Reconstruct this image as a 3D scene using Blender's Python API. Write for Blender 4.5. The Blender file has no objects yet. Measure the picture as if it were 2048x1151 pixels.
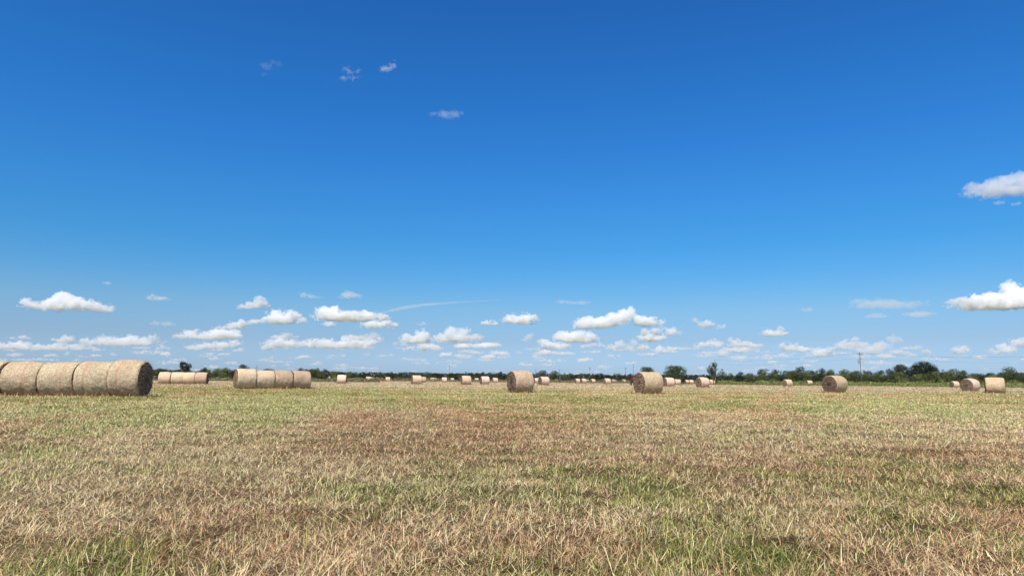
import bpy, math, random
import numpy as np
from mathutils import Vector, Matrix

# ------------------------------------------------------------------ camera
F = 1366.0                       # focal length in photo pixels (2048 wide)
PITCH, ROLL = math.radians(7.67), math.radians(0.5)
EYE = Vector((0, 0, 0.9))
sc = bpy.context.scene
COL = sc.collection
r0 = Vector((1, 0, 0)); u0 = Vector((0, -math.sin(PITCH), math.cos(PITCH))); FWD = Vector((0, math.cos(PITCH), math.sin(PITCH)))
RIGHT = r0 * math.cos(ROLL) + u0 * math.sin(ROLL)
UP = -r0 * math.sin(ROLL) + u0 * math.cos(ROLL)
cd = bpy.data.cameras.new('camera'); cam = bpy.data.objects.new('camera', cd); COL.objects.link(cam)
cd.sensor_width = 36.0; cd.lens = 36.0 * F / 2048.0; cd.clip_start = 0.05; cd.clip_end = 300000
M = Matrix((RIGHT, UP, -FWD)).transposed().to_4x4(); M.translation = EYE
cam.matrix_world = M
sc.camera = cam

# ------------------------------------------------------------------ world, sun, exposure
SUN_EL, SUN_AZ = math.radians(52), math.radians(203)      # azimuth clockwise from +Y: behind the camera, a little to the left
SKY_TINT = [(0.0, (.64, .90, 1.52)), (.8, (.64, .90, 1.52)), (3.3, (.60, .78, 1.13)), (5.8, (.55, .86, 1.14)), (8.3, (.37, .86, 1.25)), (10.8, (.275, .86, 1.30)),
            (15, (.24, .87, 1.44)), (19, (.21, .84, 1.52)), (23, (.19, .83, 1.52)), (30.2, (.18, .76, 1.50)), (48, (.85, .85, .88))]   # elevation in degrees: a deep, clean blue
w = bpy.data.worlds.new('World'); sc.world = w; w.use_nodes = True
nt = w.node_tree; N = nt.nodes; LK = nt.links
bg = N['Background']; bg.inputs['Strength'].default_value = 0.09
sky = N.new('ShaderNodeTexSky'); sky.sky_type = 'NISHITA'; sky.sun_disc = False
sky.sun_elevation = SUN_EL; sky.sun_rotation = SUN_AZ
sky.altitude = 100; sky.air_density = 1.0; sky.dust_density = 0.6; sky.ozone_density = 2.0
tc = N.new('ShaderNodeTexCoord'); sx = N.new('ShaderNodeSeparateXYZ'); LK.new(tc.outputs['Generated'], sx.inputs[0])
cr = N.new('ShaderNodeValToRGB'); LK.new(sx.outputs['Z'], cr.inputs[0]); el = cr.color_ramp.elements
while len(el) > 1: el.remove(el[-1])
for k, (deg, c) in enumerate(SKY_TINT):
    e = el[0] if k == 0 else el.new(math.sin(math.radians(deg)))
    e.position = math.sin(math.radians(deg)); e.color = (c[0] / 2, c[1] / 2, c[2] / 2, 1)
v1 = N.new('ShaderNodeVectorMath'); v1.operation = 'MULTIPLY'; v2 = N.new('ShaderNodeVectorMath'); v2.operation = 'SCALE'; v2.inputs['Scale'].default_value = 2.0
LK.new(sky.outputs[0], v1.inputs[0]); LK.new(cr.outputs[0], v1.inputs[1]); LK.new(v1.outputs[0], v2.inputs[0]); LK.new(v2.outputs[0], bg.inputs[0])
sd = bpy.data.lights.new('sun', 'SUN'); sd.energy = 5.0; sd.angle = math.radians(0.53); sd.color = (1.0, 0.93, 0.81)
so = bpy.data.objects.new('sun', sd); COL.objects.link(so)
sdir = Vector((math.sin(SUN_AZ) * math.cos(SUN_EL), math.cos(SUN_AZ) * math.cos(SUN_EL), math.sin(SUN_EL)))
so.rotation_euler = sdir.to_track_quat('Z', 'Y').to_euler(); so.location = (20, -40, 60)
sc.view_settings.view_transform = 'Standard'; sc.view_settings.look = 'None'; sc.view_settings.gamma = 1.0
sc.view_settings.exposure = 0.15
try: sc.view_settings.use_curve_mapping = False
except Exception: pass
cy = sc.cycles
cy.use_denoising = True
cy.max_bounces = 24; cy.volume_bounces = 16; cy.diffuse_bounces = 3; cy.glossy_bounces = 2
cy.transparent_max_bounces = 16; cy.transmission_bounces = 4
cy.use_adaptive_sampling = True; cy.adaptive_threshold = 0.02

def ray(px, py):
    """unit direction through photo pixel (px, py)"""
    v = RIGHT * ((px - 1024) / F) + UP * ((575.5 - py) / F) + FWD
    return v.normalized()
def hor(px):                     # photo row of the horizon at column px
    return 575.5 + (F * math.tan(PITCH) / 1.0) / math.cos(ROLL) * 1.0 + (px - 1024) * math.tan(ROLL)
def at(px, depth, z=0.0):
    """ground point seen at column px whose camera-axis depth is `depth`"""
    d = ray(px, hor(px)); k = depth / d.dot(FWD)
    return Vector((d.x * k, d.y * k, z))

# ------------------------------------------------------------------ numpy noise, meshing
_rs = np.random.RandomState(7)
_LAT = _rs.rand(64, 64, 64).astype(np.float32)
def vnoise(x, y, z):
    xi = np.floor(x).astype(int); yi = np.floor(y).astype(int); zi = np.floor(z).astype(int)
    fx = x - xi; fy = y - yi; fz = z - zi
    fx = fx * fx * (3 - 2 * fx); fy = fy * fy * (3 - 2 * fy); fz = fz * fz * (3 - 2 * fz)
    def L(a, b, c): return _LAT[(xi + a) & 63, (yi + b) & 63, (zi + c) & 63]
    a = L(0,0,0) * (1 - fx) + L(1,0,0) * fx; b = L(0,1,0) * (1 - fx) + L(1,1,0) * fx
    c = L(0,0,1) * (1 - fx) + L(1,0,1) * fx; d = L(0,1,1) * (1 - fx) + L(1,1,1) * fx
    return ((a * (1 - fy) + b * fy) * (1 - fz) + (c * (1 - fy) + d * fy) * fz) * 2 - 1
def fbm(x, y, z, o=4, g=0.5):
    s = 0; a = 1.0; t = 0
    for k in range(o):
        s = s + a * vnoise(x + 17.3 * k, y + 5.1 * k, z + 9.7 * k); t += a; a *= g; x = x * 2.03; y = y * 2.03; z = z * 2.03
    return s / t

def surface_nets(S, org, h):
    """closed quad surface of S > 0 on a grid; returns verts, quads"""
    S = np.pad(S, 1, constant_values=-1.0); org = np.asarray(org) - h
    nx, ny, nz = S.shape; ins = S > 0
    acc = np.zeros((nx-1, ny-1, nz-1, 3)); cnt = np.zeros((nx-1, ny-1, nz-1))
    def sl(o, n): return slice(o, o + n - 1)
    for ax in range(3):
        for a in (0, 1):
            for b in (0, 1):
                o = [0, 0, 0]; oth = [i for i in range(3) if i != ax]; o[oth[0]] = a; o[oth[1]] = b
                p = list(o); p[ax] = 1
                A = S[sl(o[0],nx), sl(o[1],ny), sl(o[2],nz)]; B = S[sl(p[0],nx), sl(p[1],ny), sl(p[2],nz)]
                cr = (A > 0) != (B > 0); t = np.where(cr, A / np.where(cr, A - B, 1), 0)
                for i in range(3): acc[..., i] += np.where(cr, (t if i == ax else o[i]), 0)
                cnt += cr
    act = cnt > 0; idx = -np.ones(act.shape, int); idx[act] = np.arange(act.sum())
    cell = np.argwhere(act); V = (cell + acc[act] / cnt[act][:, None]) * h + org
    Q = []
    for ax in range(3):
        o1, o2 = [i for i in range(3) if i != ax]
        A = ins; sh = [slice(None)] * 3; s0 = list(sh); s1 = list(sh)
        s0[ax] = slice(0, -1); s1[ax] = slice(1, None)
        a = A[tuple(s0)]; b = A[tuple(s1)]
        for up in (True, False):
            e = np.argwhere(a & ~b if up else ~a & b)
            if len(e) == 0: continue
            c = []
            for (i, j) in ((0, 0), (-1, 0), (-1, -1), (0, -1)):
                q = e.copy(); q[:, o1] += i; q[:, o2] += j; c.append(idx[q[:, 0], q[:, 1], q[:, 2]])
            c = np.stack(c, 1)
            flip = (ax == 1) == up
            Q.append(c[:, ::-1] if flip else c)
    Q = np.concatenate(Q)
    return V, Q

def np_mesh(name, V, faces, mats=(), smooth=False, attr=None, mat_idx=None):
    """faces: list of (n, k) int arrays"""
    me = bpy.data.meshes.new(name)
    V = np.asarray(V, dtype=np.float32); me.vertices.add(len(V)); me.vertices.foreach_set('co', V.ravel())
    tot = sum(f.size for f in faces); nf = sum(len(f) for f in faces)
    me.loops.add(tot); me.polygons.add(nf)
    me.loops.foreach_set('vertex_index', np.concatenate([f.ravel() for f in faces]).astype(np.int32))
    st = []; o = 0
    for f in faces:
        st.append(o + np.arange(len(f)) * f.shape[1]); o += f.size
    me.polygons.foreach_set('loop_start', np.concatenate(st).astype(np.int32))
    me.polygons.foreach_set('use_smooth', np.full(nf, smooth))
    for m in mats: me.materials.append(m)
    if mat_idx is not None: me.polygons.foreach_set('material_index', np.asarray(mat_idx, dtype=np.int32))
    if attr is not None:
        ca = me.color_attributes.new('tone', 'FLOAT_COLOR', 'POINT')
        c4 = np.ones((len(V), 4), dtype=np.float32); c4[:, :3] = attr; ca.data.foreach_set('color', c4.ravel())
    me.update(calc_edges=True)
    return me

def obj(name, me, parent=None, loc=None, label=None, cat=None, group=None, kind=None):
    o = bpy.data.objects.new(name, me); COL.objects.link(o)
    if parent is not None: o.parent = parent
    if loc is not None: o.location = loc
    if label: o['label'] = label
    if cat: o['category'] = cat
    if group: o['group'] = group
    if kind: o['kind'] = kind
    return o
# ------------------------------------------------------------------ clouds: closed lumpy shells at their real distance, filled with thin scattering vapour
_cm = {}
def vapour(sig):
    k = round(math.log2(sig) * 3)
    if k not in _cm:
        m = bpy.data.materials.new('cloud_vapour'); m.use_nodes = True; n = m.node_tree.nodes; n.clear()
        out = n.new('ShaderNodeOutputMaterial'); v = n.new('ShaderNodeVolumeScatter')
        v.inputs['Color'].default_value = (.975, .986, 1, 1); v.inputs['Density'].default_value = 2 ** (k / 3); v.inputs['Anisotropy'].default_value = CLOUD_G  # faint blue in the scatter colour stands in for haze before the clouds
        m.node_tree.links.new(v.outputs[0], out.inputs['Volume']); m.cycles.homogeneous_volume = True
        _cm[k] = m
    return _cm[k]
CLOUD_G = 0.0
def cloud_shape(blobs, base, rng, step=1.0, rough=1.0, deep=0.8, nscale=9.0, flat=3.0):
    """blobs: (x, y, rx, ry) in photo pixels. Returns verts in pixel units (x right, y depth, z up from base) and quads."""
    b = np.array(blobs, float); b[:, 2:] *= .93; xc = (b[:, 0].min() + b[:, 0].max()) / 2
    x0 = (b[:, 0] - b[:, 2]).min() - 4; x1 = (b[:, 0] + b[:, 2]).max() + 4; zt = (base - b[:, 1] + b[:, 3]).max() + 4
    dm = max(b[:, 2].max(), 6) * deep + 5
    gx = np.arange(x0, x1, step); gy = np.arange(-dm, dm, step * 1.5); gz = np.arange(-6, zt, step)
    X, Y, Z = np.meshgrid(gx, gy, gz, indexing='ij'); S = np.full(X.shape, -12.0)
    o = rng.rand(3) * 40
    for (bx, by, rx, ry) in b:
        rd = max(rx * deep, ry * .8); oy = (rng.rand() - .5) * rd * .5
        q = np.sqrt(((X - bx) / rx) ** 2 + ((Y - oy) / rd) ** 2 + ((Z - (base - by)) / ry) ** 2)
        S = np.maximum(S, (1 - q) * min(rx, ry))
    act = S > -7 * rough - 2; xa, ya, za = X[act], Y[act], Z[act]
    n = fbm(xa / nscale + o[0], ya / nscale + o[1], za / nscale * 1.25 + o[2], 4, .62)
    n2 = 1 - 2 * np.abs(fbm(xa / 4.6 + o[1], ya / 4.6, za / 4.2 + 3, 3, .6)) * 1.7          # cauliflower lumps
    S[act] += rough * (n * 9.0 + n2 * 4.0 - 2.7)
    S = np.minimum(S, (Z + .8 + .9 * fbm(X / 14 + 5, Y / 14, Z * 0 + 2, 2)) * flat * .6)      # level cloud base
    # stretch in y is in step*1.5: rescale afterwards
    V, Q = surface_nets(S, (0, 0, 0), 1.0)
    V[:, 0] = x0 + V[:, 0] * step; V[:, 1] = -dm + V[:, 1] * step * 1.5; V[:, 2] = -6 + V[:, 2] * step
    V[:, 0] -= xc
    return V, Q, xc
ALT = 1100.0
def cloud_dist(px, py):
    dz = max(ray(px, py).z, ALT / 60000.0); return ALT / dz
def place_cloud(blobs, base, tau, seed, label, group=None, step=1.0, rough=1.0, deep=.8, nscale=9.0, name='cloud', flat=3.0, thick=None, tilt=0):
    rng = np.random.RandomState(seed)
    V, Q, xc = cloud_shape(blobs, base, rng, step, rough, deep, nscale, flat)
    r = ray(xc, base); D = cloud_dist(xc, base); depth = D * r.dot(FWD); s = depth / F
    th = thick or np.percentile(V[:, 2], 95)
    V = V * s
    me = np_mesh(name, V, [Q], [vapour(tau / (th * s))])
    o = obj(name, me, loc=EYE + r * D, label=label, cat='cloud', group=group)
    o.rotation_euler = (0, -ROLL + tilt, 0)
    return o
def L3(*rows): return [tuple(r) for r in rows]
W_ = 'white cumulus cloud '
# (label, base row, optical depth, blobs)
CL = [
 ('long white cumulus above the left row of touching bales, highest cloud on the left', 623, 4.5, [(96,608,14,12),(122,600,22,20),(112,610,30,11),(152,606,26,15),(178,611,30,11),(205,618,20,6),(52,603,14,7),(66,611,22,5)]),
 ('small lilac cloud puff right of the long left cumulus', 600, 1.4, [(302,592,12,6),(318,597,22,4)]),
 ('faint tiny cloud smudge high over the left bales', 569, .7, [(213,566,9,4)]),
 ('small rounded cloud left of the pair of faint lilac puffs', 616, 3, [(522,604,15,11),(510,610,24,6),(488,612,18,4)]),
 ('left one of the two faint lilac puffs side by side', 596, 1.2, [(607,590,12,6),(628,594,16,3)]),
 ('right one of the two faint lilac puffs side by side', 596, 1.4, [(691,589,12,7),(702,592,20,4)]),
 ('dome shaped white cumulus above the row of four bales', 647, 5, [(550,630,16,12),(578,632,22,12),(562,638,34,10),(600,640,14,7),(508,642,16,4)]),
 ('broad flat white cumulus above the lone upright looking bale', 641, 5, [(652,624,20,11),(668,622,12,11),(704,628,18,9),(734,630,18,9),(760,633,20,7),(690,634,60,8)]),
 ('ragged white cloud tucked under the right end of the broad flat cumulus', 658, 3.5, [(750,649,26,8),(772,646,14,9),(788,648,8,5)]),
 ('small round cloud tucked under the left end of the broad flat cumulus', 654, 2.5, [(658,648,14,6)]),
 ('white cloud with two small humps just left of the big central bale', 649, 4.5, [(1022,637,18,9),(1056,636,20,9),(1040,640,34,7),(978,646,14,4)]),
 ('tiny faint cloud halfway between two rows of cumulus, centre left', 650, 1.2, [(850,646,8,4),(838,648,8,3)]),
 ('plump white cumulus with a tall shoulder on its right, centre left', 686, 5, [(815,676,16,10),(846,671,18,13),(832,678,32,9)]),
 ('peaked white cumulus above the small central bales', 686, 5, [(902,667,18,14),(928,664,14,11),(888,676,22,10),(918,676,34,10),(955,676,12,9)]),
 ('low flat cloud under the plump centre left cumulus', 700, 3.4, [(850,694,22,7),(868,695,16,5)]),
 ('low flat cloud under the peaked central cumulus', 696, 3.4, [(925,691,18,6),(978,690,24,6),(968,692,24,4)]),
 ('long white cloud band with a peak above the lone square looking bale', 695, 4.5, [(622,686,20,8),(652,686,24,8),(694,680,14,13),(716,684,24,9),(740,686,16,8),(672,690,50,6)]),
 ('thin cloud slab above the peaked cloud band', 680, 2.2, [(720,675,26,4),(748,671,13,9)]),
 ('flat topped cloud left of the long cloud band, above the row of four', 695, 4, [(560,685,30,9),(540,688,18,6),(582,688,18,7)]),
 ('small peaked cloud resting just over the flat topped one', 677, 2, [(574,672,12,7),(584,674,8,4)]),
 ('small white cloud with stair stepped top, upper of two, left of centre', 657, 3, [(470,650,20,8),(486,646,12,7),(450,655,18,4)]),
 ('white cumulus above the distant row of four bales', 678, 4.5, [(382,667,18,9),(440,668,30,10),(460,668,24,10),(415,673,40,5),(362,672,14,4)]),
 ('long low cloud streak over the distant row of four bales', 700, 3.6, [(410,692,26,7),(388,695,22,5),(440,690,22,6),(472,688,13,8)]),
 ('grey smudge of cloud left of the distant row of four', 655, 1.1, [(308,646,12,6),(334,648,20,4)]),
 ('small white cloud above the second bale of the left row', 684, 3.6, [(138,678,16,8),(128,681,16,4)]),
 ('long white cloud above the right end of the left bale row', 694, 3.6, [(210,678,18,7),(262,678,26,7),(236,684,60,6),(304,674,9,11),(285,684,20,8)]),
 ('low ragged cloud over the leftmost bale', 700, 3.2, [(30,690,20,8),(52,690,14,6),(90,694,36,5),(8,693,16,6)]),
 ('largest cumulus with a tall crooked tower, above the bale beside the red machine', 657, 6.5, [(1262,624,14,13),(1250,632,20,16),(1228,638,26,14),(1200,646,26,12),(1170,648,26,12),(1282,640,20,13),(1300,644,20,9),(1322,646,12,7),(1180,638,12,8)]),
 ('white flat based cumulus under the left end of the largest one', 685, 5, [(1126,672,18,11),(1156,670,20,10),(1180,673,16,9),(1150,676,42,8)]),
 ('low white cloud left of the flat based cumulus', 699, 4.4, [(1092,688,18,9),(1112,691,22,7),(1128,692,12,5)]),
 ('small thin cloud under the low white cloud left of centre right', 710, 2.4, [(1092,705,20,5)]),
 ('small double cloud, upper one of two stacked discs', 671, 3.6, [(1292,664,14,7),(1306,663,12,6)]),
 ('lower one of two stacked disc shaped clouds', 683, 4.4, [(1300,675,24,7),(1318,676,14,6)]),
 ('small oval cloud right of the stacked discs', 671, 4.2, [(1342,663,18,7),(1354,664,12,5)]),
 ('cloud with ragged top low above the red machine', 702, 3.4, [(1240,690,12,9),(1228,695,16,7),(1252,694,12,7)]),
 ('crooked ragged cloud low above the big right of centre bale', 704, 3.4, [(1268,686,9,10),(1286,694,14,8),(1272,696,14,6)]),
 ('small ragged cloud above the round crowned tree', 704, 3, [(1318,697,10,9),(1340,699,12,6),(1328,702,22,4)]),
 ('faint peaked cloud above the round tree, second row up', 658, 2.2, [(1412,648,16,7),(1440,653,10,5),(1388,640,10,4)]),
 ('rounded white cloud above the sparse tree, left of the domed one', 698, 4.2, [(1402,691,14,6),(1432,688,16,9),(1376,698,16,5)]),
 ('domed white cloud above the sparse tree', 698, 4.4, [(1468,686,14,11),(1476,690,10,7)]),
 ('slanting white cloud rising right of the sparse tree', 712, 3.4, [(1496,706,8,7),(1504,697,9,9),(1518,702,9,6)]),
 ('small low cloud puffs just under the domed cloud', 714, 2.4, [(1448,706,16,8),(1410,712,14,4)]),
 ('white cloud with two horns alone in clear sky on the right', 671, 4.4, [(1536,663,9,7),(1560,660,9,9),(1550,667,22,5)]),
 ('rounded low cloud under the two horned one', 701, 4, [(1564,692,9,9),(1584,693,11,8),(1574,697,18,5)]),
 ('slanting cumulus left of the utility pole', 699, 4.2, [(1682,692,12,7),(1694,688,14,8),(1708,681,10,7)]),
 ('long slanting cumulus rising to the right behind the utility pole', 712, 4.2, [(1722,702,14,9),(1744,700,20,9),(1770,690,14,8),(1786,678,10,9),(1802,678,9,7),(1757,696,24,7)]),
 ('pale lumpy cloud low behind the wires left of the pole', 712, 3, [(1640,703,16,8),(1662,700,10,7),(1636,709,24,4)]),
 ('small white cloud low behind the wires right of the pole', 719, 2.6, [(1768,712,18,6)]),
 ('big white cumulus cut by the right edge of the photo, with a tall tower', 619, 7, [(2020,576,18,16),(2034,592,34,24),(1990,598,26,14),(1960,602,26,14),(1930,602,30,6),(1912,602,16,5),(2060,596,34,24),(1998,609,70,9)]),
 ('bright cloud high at the right edge far above the horizon', 395, 2.0, [(1948,376,18,13),(1932,385,12,8),(1982,371,24,14),(2012,364,26,15),(2046,360,34,18),(1990,384,50,9),(2045,380,40,14),(1920,390,6,5)]),
 ('left of two faint cloud scraps under the bright cloud at the right edge', 413, 1.0, [(1996,406,9,5),(2006,404,6,4)]),
 ('right of two faint cloud scraps under the bright cloud at the right edge', 414, 1.0, [(2030,408,9,5),(2038,406,6,4)]),
 ('small peaked cloud low right of the dark hill of trees', 706, 3.8, [(1930,694,9,10),(1918,700,16,6)]),
 ('white lumpy cloud above the two bales near the right edge', 708, 4, [(2006,694,14,9),(2020,698,14,9),(1996,702,18,5)]),
 ('cloud low at the right edge above the last bale', 694, 4, [(2036,682,14,9),(2052,686,14,10)]),
 ('tiny low cloud above the dark hill of trees', 709, 2.2, [(1853,704,9,6)]),
 ('thin pale veil of cloud across the clear sky right of centre', 622, 1.1, [(1720,604,24,7),(1752,608,50,10),(1800,610,40,7),(1838,604,18,4)]),
 ('faint lower wisp under the pale veil', 634, .8, [(1752,632,22,6),(1838,628,30,6)]),
 ('faint grey smudge between the largest cumulus and the contrail', 610, .6, [(1126,603,16,4),(1160,605,24,3)]),
 ('small grey smudge left of the pale veil', 623, .8, [(1616,619,14,5)]),
 ('small peaked cloud low above the distant bales, left of the big central bale', 716, 2, [(980,713,14,5),(972,714,14,4)]),
 ('small slanting cloud between the two humped one and the low white one', 684, 2.2, [(1050,677,9,5),(1056,674,12,8),(1062,670,7,6)]),
]
for i, (lab, base, tau, blobs) in enumerate(CL):
    small = max(b[3] for b in blobs) < 7
    place_cloud(blobs, base, tau * (.85 if base < 665 else .58) * (.42 if tau < 1.5 else 1), 11 + i, lab, step=.75 if small else .85, rough=.5 if small else 1.15, nscale=6 if small else 9, flat=2.2)
# high thin scraps: thinner, ragged, no level base
for i, (lab, base, tau, blobs, rg) in enumerate([
 ('ragged wisp high in the blue, middle of the three top wisps', 168, .15, [(690,136,10,5),(716,138,8,6),(686,155,10,6),(706,154,12,6),(702,146,10,4)], .95),
 ('brightest small wisp, rightmost of the three high in the blue', 148, .25, [(782,130,9,9),(772,136,14,6),(788,120,6,5)], .85),
 ('faintest wisp, leftmost of the three high in the blue', 158, .05, [(530,130,14,8),(548,126,12,5),(527,150,6,6)], .85),
 ('thin horizontal wisp below the three high ones', 240, .14, [(894,228,22,6),(912,225,14,5),(866,229,10,4),(882,232,10,4)], .8)]):
    place_cloud(blobs, base, tau, 80 + i, lab, step=.8, rough=rg, nscale=8, flat=9, name='wispy_cloud', thick=9)
# contrail: a long slightly bent ribbon of vapour, wider towards its old end
def contrail():
    pts = [(1000,599,1.6),(965,601,2.2),(930,603,3.0),(890,606,4.0),(850,609,5.0),(815,614,5.6),(785,620,5.0),(760,626,2.0)]
    rr = np.random.RandomState(5); xs = np.linspace(760, 1000, 90); P = np.array(pts[::-1], float)
    yc = np.interp(xs, P[:, 0], P[:, 1]); rd = np.interp(xs, P[:, 0], P[:, 2]) * .62
    D = ALT * 6 / ray(880, 606).z; s = D * ray(880, 606).dot(FWD) / F; n = 10; V = []
    for k, x in enumerate(xs):
        for j in range(n):
            a = 2 * math.pi * j / n; r = rd[k] * (1 + .3 * rr.randn() * .5)
            V.append(((x - 880) * s, math.sin(a) * r * s * 1.5, (606 - yc[k] + math.cos(a) * r) * s))
    q = [(k*n+j, k*n+(j+1)%n, (k+1)*n+(j+1)%n, (k+1)*n+j) for k in range(len(xs)-1) for j in range(n)]
    caps = [tuple(range(n))[::-1], tuple((len(xs)-1)*n + j for j in range(n))]
    me = bpy.data.meshes.new('contrail'); me.from_pydata(V, [], [t[::-1] for t in q + caps]); me.materials.append(vapour(.26 / (5 * s)))
    o = obj('contrail', me, loc=EYE + ray(880, 606) * D, label='thin white contrail slanting across the sky left of centre', cat='contrail'); o.rotation_euler = (0, -ROLL, 0)
contrail()
# countless small far clouds packed low along the horizon: one mass
def low_clouds():
    rng = np.random.RandomState(3); groups = {}
    D = 42000.0; s = D / F; Vs = []; Qs = []; off = 0
    for k in range(330):
        x = rng.uniform(-160, 2200); y = 752 - rng.beta(1.3, 1.7) * 70 + (x - 1024) * .009
        wd = rng.uniform(5, 24) * (0.55 + (752 - y) / 60); hh = rng.uniform(1.6, 4.0) * (0.6 + (752 - y) / 50)
        blobs = [(x + rng.uniform(-.7, .7) * wd, y - rng.uniform(.2, 1.0) * hh, wd * rng.uniform(.3, .6), hh * rng.uniform(.6, 1.1)) for _ in range(rng.randint(2, 5))]
        V, Q, xc = cloud_shape(blobs, y, rng, .9, .55, .7, 5, 2.0)
        if len(V) == 0: continue
        V = V * s * (1 + k * .004)
        r = ray(xc, y); dep = D * (1 + k * .004); c = np.array(EYE) + np.array(r) * dep / r.dot(FWD)
        Vs.append(V + c); Qs.append(Q + off); off += len(V)
    me = np_mesh('far_clouds', np.concatenate(Vs), [np.concatenate(Qs)], [vapour(.42 / (6 * s))])
    obj('far_clouds', me, label='countless small pale clouds low over the horizon', cat='far clouds', kind='stuff')
low_clouds()
# ------------------------------------------------------------------ materials
class NT:
    def __init__(s, name):
        s.m = bpy.data.materials.new(name); s.m.use_nodes = True; s.t = s.m.node_tree; s.n = s.t.nodes
        s.b = s.n['Principled BSDF']; s.b.inputs['Roughness'].default_value = .85; s.b.inputs['Specular IOR Level'].default_value = .25
        s.out = s.n['Material Output']; s.tc = s.n.new('ShaderNodeTexCoord')
    def L(s, a, b): s.t.links.new(a, b)
    def noise(s, vec, scale, detail=4, rough=.55, w=None, dist=0):
        k = s.n.new('ShaderNodeTexNoise'); k.inputs['Scale'].default_value = scale; k.inputs['Detail'].default_value = detail
        k.inputs['Roughness'].default_value = rough; k.inputs['Distortion'].default_value = dist
        if w is not None: k.noise_dimensions = '4D'; s.L(w, k.inputs['W'])
        s.L(vec, k.inputs['Vector']); return k.outputs['Fac']
    def ramp(s, fac, stops):
        k = s.n.new('ShaderNodeValToRGB'); s.L(fac, k.inputs[0]); e = k.color_ramp.elements
        while len(e) > 1: e.remove(e[-1])
        for i, (p, c) in enumerate(stops):
            q = e[0] if i == 0 else e.new(p); q.position = p; q.color = (c[0], c[1], c[2], 1) if hasattr(c, '__len__') else (c, c, c, 1)
        return k.outputs['Color']
    def mix(s, fac, a, b, mode='MIX'):
        k = s.n.new('ShaderNodeMix'); k.data_type = 'RGBA'; k.blend_type = mode
        for v, i in ((fac, 0), (a, 6), (b, 7)):
            if hasattr(v, 'links'): s.L(v, k.inputs[i])
            elif i == 0: k.inputs[0].default_value = v
            else: k.inputs[i].default_value = (v[0], v[1], v[2], 1)
        return k.outputs[2]
    def math(s, op, a, b=0.0, c=None):
        k = s.n.new('ShaderNodeMath'); k.operation = op
        for i, v in enumerate((a, b) if c is None else (a, b, c)):
            if hasattr(v, 'links'): s.L(v, k.inputs[i])
            else: k.inputs[i].default_value = v
        return k.outputs[0]
    def scale(s, vec, sx, sy, sz):
        k = s.n.new('ShaderNodeMapping'); k.inputs['Scale'].default_value = (sx, sy, sz); s.L(vec, k.inputs[0]); return k.outputs[0]
    def bump(s, h, dist, st=1.0):
        k = s.n.new('ShaderNodeBump'); k.inputs['Distance'].default_value = dist; k.inputs['Strength'].default_value = st
        s.L(h, k.inputs['Height']); s.L(k.outputs[0], s.b.inputs['Normal'])
    def rnd(s):
        k = s.n.new('ShaderNodeObjectInfo'); return s.math('MULTIPLY', k.outputs['Random'], 37.0), k.outputs['Random']
def netted_hay(name, hi, mid, lo, stripe=None):
    """hay under net wrap: speckled straw, faint hoops of net round the bale, darker weathered blotches"""
    t = NT(name); o = t.tc.outputs['Object']; w, r = t.rnd()
    fine = t.noise(t.scale(o, 1, 1, 1), 19, 4, .8, w); med = t.noise(o, 7, 4, .65, w); big = t.noise(o, 1.6, 3, .6, w)
    c = t.ramp(fine, [(.34, lo), (.47, mid), (.57, hi), (.68, tuple(min(1, v * 1.18) for v in hi))])
    c = t.mix(t.math('MULTIPLY', t.ramp(med, [(.42, 0), (.68, 1)]), .55), c, tuple(v * .72 for v in mid))
    c = t.mix(t.math('MULTIPLY', t.ramp(big, [(.45, 0), (.65, 1)]), .45), c, (mid[0] * .80, mid[1] * .70, mid[2] * .60))
    wv = t.n.new('ShaderNodeTexWave'); wv.bands_direction = 'X'; wv.inputs['Scale'].default_value = 5.2; wv.inputs['Distortion'].default_value = 1.2; wv.inputs['Detail'].default_value = 2
    t.L(o, wv.inputs[0]); c = t.mix(t.math('MULTIPLY', t.ramp(wv.outputs[0], [(.55, 0), (.95, 1)]), .22), c, (.72, .68, .62))
    hue = t.mix(r, (1.0, .95, .91), (1.02, 1.02, .99)); c = t.mix(1.0, c, hue, 'MULTIPLY')
    if stripe is not None:      # faded red twine hoop
        sx = t.n.new('ShaderNodeSeparateXYZ'); t.L(o, sx.inputs[0])
        d = t.math('ABSOLUTE', t.math('SUBTRACT', t.math('ADD', sx.outputs[0], t.math('MULTIPLY', t.math('SUBTRACT', med, .5), .22)), stripe))
        k = t.math('MULTIPLY', t.ramp(t.math('MULTIPLY', d, 10), [(.15, 1), (.62, 0)]), t.ramp(fine, [(.40, .10), (.60, .78)]))
        c = t.mix(k, c, (.52, .20, .13))
    t.L(c, t.b.inputs['Base Color']); t.bump(t.math('ADD', fine, t.math('MULTIPLY', med, 1.5)), .03, .9); t.b.inputs['Roughness'].default_value = .8
    return t.m
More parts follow.
